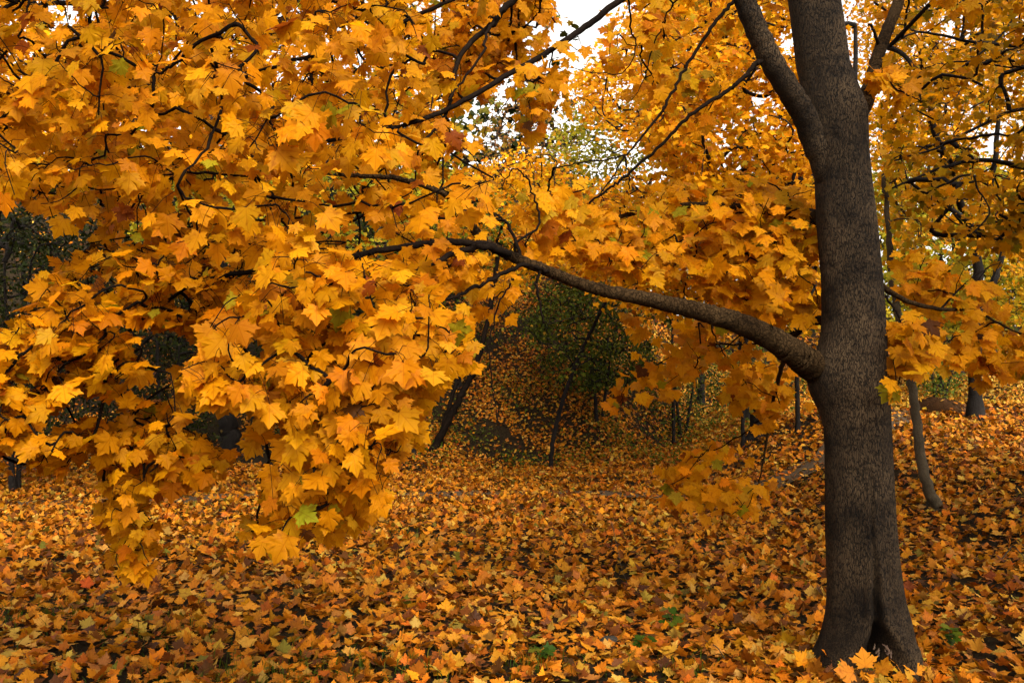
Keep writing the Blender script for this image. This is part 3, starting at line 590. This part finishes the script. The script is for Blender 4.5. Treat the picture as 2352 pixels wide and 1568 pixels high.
# thin stems right of centre
for (px, py, r, lab, top, pal) in ((1548, 1022, .055, 'thin dark trunk at the foot of the slope left of the hanging sprays', (1545, 700), YEL),
                              (1707, 1027, .05, 'thin grey trunk beside the low dark stump under the long bough', (1698, 640), YEL),
                              (1832, 992, .055, 'thin trunk with a leafy foot next to the thick foreground trunk', (1812, 600), GOLD)):
    dd = ground_hit(px, py)[1]
    tree('young_tree', lab, 'tree', [([(px, py, dd), (px - 2, (py * 2 + top[1]) / 3, dd), (px - 6, (py + top[1]) / 2, dd), (top[0], top[1], dd), (top[0] - 10, top[1] - 250, dd)], r, r * .5)],
         [dict(poly=[(top[0] - 130, top[1] - 260), (top[0] + 120, top[1] - 260), (top[0] + 130, top[1] + 100), (top[0], top[1] + 190), (top[0] - 130, top[1] + 90)], d=(dd - 2, dd + 2), n=70)], pal, size=(.08, .11), spread=.3)
# stump
hs = ground_hit(1740, 1002); st = thing('stump', 'short dark broken stump on the leaf carpet beside the thin grey trunk', 'stump', hs)
t = Tubes(); zz = np.linspace(-.15, .62, 9); t.add(np.c_[hs[0] + .03 * np.sin(zz * 5), np.full(9, hs[1]), hs[2] + zz], np.array([.34, .27, .23, .21, .2, .2, .19, .18, .16]), 12)
t.add(np.c_[hs[0] + np.linspace(0, .05, 4), np.full(4, hs[1]), hs[2] + .58 + np.linspace(0, .06, 4)], np.array([.16, .12, .06, .005]), 9); t.build('stump_wood', M_DARKBARK, st)
# yellow maples
def bgtree(lab, bx, D, topy, poly, dr, n, pal, size, spread, r=.12, name='maple_tree', holes=(), per=22, tm=T_FAR, lean=0, mat=None, group=None, r_tip=.008):
    z = height(at(bx, 900, D)[0], D); p = np.array([at(bx, 900, D)[0], D, z]); u, v = project(p)
    tree(name, lab, 'tree', [([(u, v, D), (u + lean * .2, v * .7 + topy * .3, D), (u + lean * .6, v * .35 + topy * .65, D), (u + lean, topy, D)], r, r * .25)],
         [dict(poly=poly, d=dr, n=n, holes=holes)], pal, tmpl=tm, size=size, spread=spread, per=per, mat=mat, r_tip=r_tip, group=group)
bgtree('bright yellow maple filling the gap between the forked stem and the thin dark branches', 1958, 13, 60, [(1440, 60), (1600, -60), (1900, -80), (1900, 480), (1760, 500), (1600, 420), (1480, 330)], (10.5, 16), 480, YEL, (.08, .12), .25, tm=T_LOW, holes=((1540, 120, 30, 25), (1640, 60, 20, 18)))
bgtree('yellow maple behind the long bough with foliage down to the slope', 1940, 17, 330, [(1240, 520), (1420, 400), (1880, 380), (1900, 720), (1640, 740), (1430, 690), (1260, 600)], (14, 20), 560, YEL, (.08, .12), .3)
bgtree('tall amber maple at top centre with white sky showing through it', 1715, 22, -60, [(1330, 60), (1420, 20), (1700, -120), (1760, 120), (1600, 320), (1440, 330), (1340, 240), (1290, 190), (1370, 130)], (18, 26), 420, YEL, (.09, .13), .4, holes=((1380, 60, 70, 50), (1480, 100, 30, 20)))
bgtree('pale lime-green maple behind the crossing dark branches', 1610, 27, 250, [(1270, 300), (1340, 230), (1500, 240), (1640, 330), (1620, 480), (1400, 540), (1260, 460)], (24, 30), 260, LIME, (.09, .13), .5)
bgtree('golden maple left of the lime-green one, under the rust-brown tree', 1050, 24, 380, [(1020, 400), (1200, 350), (1340, 380), (1330, 560), (1180, 640), (1040, 600)], (21, 28), 230, YEL, (.09, .13), .5)
bgtree('half-bare rust-brown tree far behind, against the white sky', 1215, 44, 150, [(1100, 260), (1140, 210), (1190, 170), (1240, 180), (1300, 250), (1330, 300), (1300, 420), (1110, 420)], (40, 48), 230, RUST, (.12, .17), .6, per=7, r=.3, r_tip=.018)
bgtree('amber maple behind the upper left boughs', -130, 11, 60, [(-300, -250), (500, -300), (1000, -200), (1100, 60), (1040, 330), (700, 420), (200, 380), (-200, 380)], (8.5, 14), 760, YEL, (.085, .12), .28, tm=T_LOW, holes=((130, 10, 60, 40), (40, 130, 40, 45), (830, 520, 50, 60)), lean=250)
bgtree('olive-tinted maple behind the left boughs above the dark thicket', 760, 20, 300, [(300, 360), (700, 340), (1060, 380), (1050, 560), (700, 590), (300, 540)], (17, 24), 260, LIME, (.09, .12), .4, holes=((830, 500, 45, 45),))
bgtree('sunny yellow tree at the right edge beyond the dark forked maple', 2420, 26, 380, [(2290, 500), (2352, 420), (2600, 380), (2600, 740), (2330, 760), (2280, 640)], (23, 29), 260, GOLD, (.09, .13), .5)
bgtree('hazy yellow-green tree behind the dark forked maple', 2160, 30, 420, [(1975, 380), (2200, 340), (2400, 440), (2380, 700), (2180, 780), (1980, 720)], (26, 34), 560, LIME, (.1, .14), .6)
bgtree('far orange maple seen above the branches at upper right', 2200, 34, -100, [(1950, -200), (2450, -200), (2450, 440), (2100, 480), (1950, 300)], (30, 38), 950, YEL, (.12, .16), .8, r=.25, holes=((2270, 330, 55, 55), (2190, 60, 60, 35), (2330, 280, 45, 50)))
# bushes
BUSHG = [((.06, .095, .018), 4), ((.11, .14, .025), 3), ((.02, .03, .008), 2)]
def bush(lab, bx, D, poly, dr, n, pal, size=(.05, .08), spread=.28, mat=None, per=16, name='bush', cat='bush'):
    x = at(bx, 900, D)[0]; u, v = project(np.array([x, D, float(height(x, D))]))
    ty = min(p[1] for p in poly)
    tree(name, lab, cat, [([(u, v, D), (u - 10, v * .6 + ty * .4, D), (u - 18, v * .2 + ty * .8, D)], .06, .02), ([(u + 12, v, D + .2), (u + 30, v * .6 + ty * .4, D + .2), (u + 50, v * .3 + ty * .7, D + .2)], .05, .02)],
         [dict(poly=poly, d=dr, n=n)], pal, tmpl=T_OVAL, mat=mat or M_GREEN, size=size, spread=spread, per=per, trunk_name='stem')
bush('dark green bush behind the slender leaning tree', 1370, 22.5, [(1200, 720), (1260, 640), (1400, 620), (1480, 720), (1500, 860), (1380, 900), (1260, 860)], (21, 25), 480, BUSHG, (.08, .125))
bush('black-green bush on the slope right of the slender leaning tree', 1560, 24, [(1440, 800), (1540, 740), (1680, 800), (1700, 900), (1560, 980), (1440, 930)], (22.5, 26), 150, BUSHG, (.07, .11))
bush('dark evergreen thicket at the left edge under the yellow canopy', 40, 15, [(-300, 480), (100, 470), (270, 520), (280, 700), (200, 900), (150, 1040), (-300, 1060)], (14, 18), 850, DGREEN, (.06, .1))
bush('dark thicket behind the layered leaves at left', 380, 18, [(200, 560), (480, 540), (520, 760), (500, 1010), (220, 1030), (180, 760)], (17, 21), 520, DGREEN, (.06, .1))
bush('dark thicket behind the hanging foreground spray', 760, 20, [(560, 580), (960, 600), (960, 980), (800, 1010), (580, 1000)], (19, 24), 420, DGREEN, (.06, .1))
bush('green bush between the sapling and the dark forked maple', 2150, 22, [(2080, 800), (2150, 760), (2220, 800), (2230, 890), (2150, 920), (2090, 900)], (21, 23.5), 90, MGREEN, (.06, .1))
bush('green shrub on the slope seen under the curve of the long bough', 1700, 27, [(1620, 800), (1760, 760), (1880, 820), (1870, 900), (1740, 920), (1640, 900)], (25, 29), 90, MGREEN, (.07, .11))
for lab, bx, D, poly, pal in (
    ('dark conifer-like tree on the left hillside, nearest the left edge', 60, 24, [(-400, 330), (220, 300), (300, 560), (240, 760), (-400, 760)], DGREEN),
    ('dark green tree on the hillside behind the left canopy', 420, 26, [(220, 380), (560, 340), (640, 640), (560, 760), (240, 760)], DGREEN),
    ('dark green tree on the hillside behind the tip of the long bough', 820, 27, [(600, 420), (1000, 440), (1080, 640), (960, 760), (620, 760)], DGREEN)):
    bgtree(lab, bx, D, min(p[1] for p in poly) + 30, poly, (D - 2.5, D + 3), 330, pal, (.1, .15), .45, name='dark_tree', mat=M_GREEN)
# distant woods closing the view above the hill crest
n = 16000; xs = rng.uniform(-60, 60, n); yy = rng.uniform(46, 66, n); zz = height(xs, yy) + 11 * rng.uniform(0, 1, n) ** 1.3 * (.6 + .35 * wob(xs, yy, .22, .5))
o = leaves('distant_woods', np.c_[xs, yy, zz], rng.normal(0, 1, (n, 3)) - np.array([0, 0, .5]), rng.normal(0, .6, (n, 3)) + np.array([0, -.6, 1]), rng.uniform(.35, .7, n), palette(n, DGREEN + [((.4, .25, .03), 3), ((.2, .2, .04), 4)]), T_LOW, M_GREEN)
props(o, 'far belt of mixed green and rusty woodland on the hill crest', 'woodland', None, 'stuff')
# low green growth on the hillside
n = 17000; xs = rng.uniform(-3.5, 7, n); yy = rng.uniform(19.5, 29, n); k = wob(xs, yy, 1.3, .8) + rng.normal(0, .5, n) > .25; xs, yy = xs[k], yy[k]; n = len(xs)
o = leaves('undergrowth', np.c_[xs, yy, height(xs, yy) + rng.uniform(.02, .3, n)], rng.normal(0, 1, (n, 3)), rng.normal(0, .5, (n, 3)) + np.array([0, -.3, 1]), rng.uniform(.05, .1, n), palette(n, MGREEN), T_OVAL, M_GREEN)
props(o, 'low green growth scattered over the dark hillside', 'undergrowth', None, 'stuff')
# mound
mp_ = ground_hit(2165, 945); th_ = np.linspace(0, 2 * math.pi, 40, endpoint=False); V = []; rr = np.linspace(1, 0, 12)
for r in rr:
    for a in th_:
        x = mp_[0] + .72 * r * math.cos(a); y = mp_[1] + .6 * r * math.sin(a)
        V.append((x, y, float(height(x, y)) - .05 + .34 * (1 - r * r) ** .8 * (1 + .25 * math.sin(3 * a + 1) * r - .35 * r * math.cos(a)) + .03 * math.sin(9 * a + 14 * r)))
i = (np.arange(11)[:, None] * 40 + np.arange(40)[None]); j = (np.arange(11)[:, None] * 40 + (np.arange(40)[None] + 1) % 40)
o = mesh_np('earth_mound', np.array(V), np.stack([i, j, j + 40, i + 40], -1), 4, earth_material('mound_earth', (.02, .008, .002), (.05, .022, .007), 5), loc=(mp_[0], mp_[1], float(height(mp_[0], mp_[1]))))
props(o, 'low mound of bare brown earth between the sapling and the dark forked maple', 'mound')
n = 60; a = rng.uniform(0, 6.28, n); r = rng.uniform(0, 1, n) ** .5; P = np.c_[mp_[0] + .8 * r * np.cos(a), mp_[1] + .66 * r * np.sin(a), np.zeros(n)]
P[:, 2] = height(P[:, 0], P[:, 1]) + .34 * np.clip(1 - r * r, 0, 1) ** .8 * (1 - .35 * r * np.cos(a)) + .01
props(leaves('leaf_litter', P, rng.normal(0, 1, (n, 3)), np.c_[np.cos(a) * r * .6, np.sin(a) * r * .6, np.ones(n)] + rng.normal(0, .25, (n, 3)), rng.uniform(.06, .1, n), palette(n, LIT, .2), T_LOW, M_LITTER2, None, 1.2),
      'scattered fallen leaves lying on the low earth mound', 'fallen leaves', None, 'stuff')
# seedlings, stones, twigs, single leaves, grass
def seedling(px, py, h, lab, n=9):
    p = ground_hit(px, py); o = thing('seedling', lab, 'plant', p); t = Tubes(); t.add(dens([p - np.array([0, 0, .03]), p + np.array([.01, 0, h * .5]), p + np.array([-.01, -.01, h])], 4), np.linspace(.003, .0015, 9), 5); t.build('stem', M_SAPBARK, o)
    k = rng.uniform(.4, 1, n)[:, None]; a = rng.uniform(0, 6.28, n); d = np.c_[np.cos(a), np.sin(a), rng.uniform(-.1, .3, n)]
    leaves('foliage', p + np.array([0, 0, h]) * k + d * .02, d, np.array([0, -.4, 1.]) + rng.normal(0, .3, (n, 3)), rng.uniform(.05, .085, n), palette(n, [((.04, .09, .015), 3), ((.08, .14, .02), 2), ((.14, .17, .025), 1)]), T_LOW, M_GREEN, o)
seedling(1540, 1448, .12, 'dark green seedling standing among the fallen leaves left of the thick trunk')
seedling(1478, 1500, .10, 'bright green seedling, lower and further left of the two left of the trunk', 12)
seedling(2182, 1500, .16, 'tall thin green seedling right of the hollow trunk foot', 14)
seedling(1245, 1525, .10, 'green seedling poking through leaves at bottom centre')
seedling(2015, 1560, .05, 'tiny green plant in front of the hollow trunk foot', 12)
def stone(px, py, r, lab):
    p = ground_hit(px, py); a = np.linspace(0, 2 * math.pi, 18, endpoint=False); V = []
    for k in range(9):
        f = k * math.pi / 8
        for b in a:
            q = 1 + .12 * math.sin(3 * b + f * 2) + .1 * math.cos(5 * b - 3 * f)
            V.append(p + np.array([r * 1.4 * q * math.sin(f) * math.cos(b), r * q * math.sin(f) * math.sin(b), r * .7 * q * math.cos(f) + r * .3]))
    i = (np.arange(8)[:, None] * 18 + np.arange(18)[None]); j = (np.arange(8)[:, None] * 18 + (np.arange(18)[None] + 1) % 18)
    props(mesh_np('stone', np.array(V), np.stack([i, i + 18, j + 18, j], -1), 4, M_STONE, loc=p), lab, 'stone')
stone(1400, 1478, .05, 'flat grey-brown stone half buried in leaves, farther from the trunk')
stone(1830, 1492, .045, 'dark rounded stone in the leaves just left of the trunk foot')
def twig(pts, r, lab):
    P = np.array([ground_hit(x, y) + np.array([0, 0, z]) for x, y, z in pts]); t = Tubes(); t.add(dens(P, 5, .004), np.linspace(r, r * .4, (len(P) - 1) * 5 + 1), 6)
    V = np.concatenate(t.V); props(mesh_np('fallen_twig', V, np.concatenate(t.Q), 4, M_SAPBARK, loc=P[0]), lab, 'twig')
twig([(2040, 1566, .02), (2028, 1545, .06), (2020, 1528, .10)], .006, 'pale bent twig sticking up in front of the hollow trunk foot')
twig([(1690, 1010 + 580, .0), (1660, 1520, .05), (1600, 1470, .05)], .005, 'thin bare twig lying on the leaves left of the trunk')
twig([(1405, 1250, .25), (1425, 1310, .08), (1440, 1345, .02)], .004, 'thin twig standing slanted in the middle of the leaf carpet')
twig([(2300, 1290, .02), (2330, 1283, .12), (2360, 1300, .03)], .008, 'arched dark twig on the slope near the right edge')
def one_leaf(px, py, dist, T, Nv, s, c, lab):
    p = ground_hit(px, py) if dist is None else at(px, py, dist); p = p + np.array([0, 0, .05 if dist is None else 0])
    o = leaves('fallen_leaf', np.array([p]), np.array([T], float), np.array([Nv], float), np.array([s]), np.array([c], float), T_HI, M_LITTER, None, .6)
    me = o.data; co = np.empty(len(me.vertices) * 3, np.float32); me.vertices.foreach_get('co', co); me.vertices.foreach_set('co', (co.reshape(-1, 3) - p.astype(np.float32)).ravel()); me.update(); o.location = p
    props(o, lab, 'leaf')
one_leaf(1988, 1530, 4.52, (-.1, .1, 1), (0, -1, .35), .095, (.36, .13, .004), 'large orange maple leaf standing upright in the hollow of the trunk foot')
one_leaf(1960, 1545, 4.42, (-1, 0, .15), (0, -.8, 1), .10, (.30, .10, .006), 'wide amber leaf lying below the upright one at the trunk foot')
one_leaf(1740, 1500, None, (-.6, -.5, 0), (0, -.4, 1), .13, (.34, .14, .01), 'large bright amber leaf on the ground left of the trunk foot')
one_leaf(2230, 1465, None, (.8, -.2, 0), (0, -.5, 1), .13, (.34, .16, .016), 'large bright leaf on the ground right of the trunk foot')
# grass
bl = []; 
for (px, py, n, sx) in ((800, 1545, 260, .5), (1240, 1535, 60, .12), (60, 1420, 200, .45), (560, 1562, 200, .4), (860, 1225, 120, .4), (380, 1460, 140, .4), (1560, 1540, 60, .2)):
    p = ground_hit(px, py); bl.append(p + np.c_[rng.normal(0, sx, n), rng.normal(0, sx * .5, n), np.zeros(n)])
B = np.concatenate(bl); B[:, 2] = height(B[:, 0], B[:, 1]) - .01; n = len(B); hgt = rng.uniform(.06, .15, n); a = rng.uniform(0, 6.28, n); w = np.c_[np.cos(a), np.sin(a), 0 * a] * .0028; ln = rng.normal(0, .5, (n, 3)) * np.array([1, 1, 0])
up = np.array([0, 0, 1.]); m1 = B + (up + ln * .35) * hgt[:, None] * .55; tip = B + (up * .85 + ln) * hgt[:, None]
V = np.stack([B - w, B + w, m1 + w * .8, m1 - w * .8, tip], 1).reshape(-1, 3); k5 = np.arange(n)[:, None] * 5
tri = np.concatenate([k5 + np.array([[0, 1, 2]]), k5 + np.array([[0, 2, 3]]), k5 + np.array([[3, 2, 4]])])
cc = np.ones((n, 5, 4)); cc[..., :3] = palette(n, [((.05, .10, .015), 3), ((.09, .14, .02), 2), ((.18, .16, .04), 1)])[:, None]
props(mesh_np('grass', V, tri, 3, M_GREEN, col=cc.reshape(-1, 4)), 'sparse tufts of green grass poking through the fallen leaves', 'grass', None, 'stuff')
# repeats share a group
GR = {'maple_tree': 'maples standing around the foreground maple', 'dark_tree': 'dark trees on the hillside', 'leaning_tree': 'leaning trees at the foot of the slope', 'young_tree': 'thin young trees at the foot of the slope',
      'bush': 'dark bushes on the slope', 'seedling': 'green seedlings among the fallen leaves', 'stone': 'stones among the fallen leaves', 'fallen_twig': 'bare twigs on the leaf carpet', 'fallen_leaf': 'large single leaves around the trunk foot'}
for o in COL.objects:
    k = o.name.split('.')[0]
    if o.parent is None and k in GR and o is not maple: o['group'] = GR[k]
# ================================================================== LIGHT
EL, AZ = math.radians(42), math.radians(153)      # azimuth clockwise from +Y: behind the camera, a little to the right
w = bpy.data.worlds.new('World'); S.world = w; w.use_nodes = True; nt = w.node_tree; nt.nodes.clear()
wo = nt.nodes.new('ShaderNodeOutputWorld'); bg = nt.nodes.new('ShaderNodeBackground'); sk = nt.nodes.new('ShaderNodeTexSky')
sk.sky_type = 'NISHITA'; sk.sun_disc = False; sk.sun_elevation = EL; sk.sun_rotation = AZ; sk.dust_density = 6; sk.air_density = 1.0
hs = nt.nodes.new('ShaderNodeHueSaturation'); hs.inputs['Saturation'].default_value = .1
nt.links.new(sk.outputs[0], hs.inputs['Color']); wb = nt.nodes.new('ShaderNodeMix'); wb.data_type = 'RGBA'; wb.blend_type = 'MULTIPLY'; wb.inputs[0].default_value = 1; wb.inputs[7].default_value = (1, .955, .88, 1)
nt.links.new(hs.outputs[0], wb.inputs[6]); nt.links.new(wb.outputs[2], bg.inputs[0]); bg.inputs[1].default_value = .15; nt.links.new(bg.outputs[0], wo.inputs[0])
sd = bpy.data.lights.new('sun', 'SUN'); sd.energy = .55; sd.angle = math.radians(20); sd.color = (1, .91, .78)
so = bpy.data.objects.new('sun', sd); COL.objects.link(so)
dv = Vector((math.sin(AZ) * math.cos(EL), math.cos(AZ) * math.cos(EL), math.sin(EL))); so.rotation_euler = dv.to_track_quat('Z', 'Y').to_euler(); so.location = dv * 30
S.view_settings.view_transform = 'Standard'; S.view_settings.look = 'None'; S.view_settings.exposure = 2.0; S.view_settings.gamma = 1
S.cycles.max_bounces = 9; S.cycles.diffuse_bounces = 6; S.cycles.transmission_bounces = 6; S.cycles.glossy_bounces = 2
S.cycles.use_denoising = True
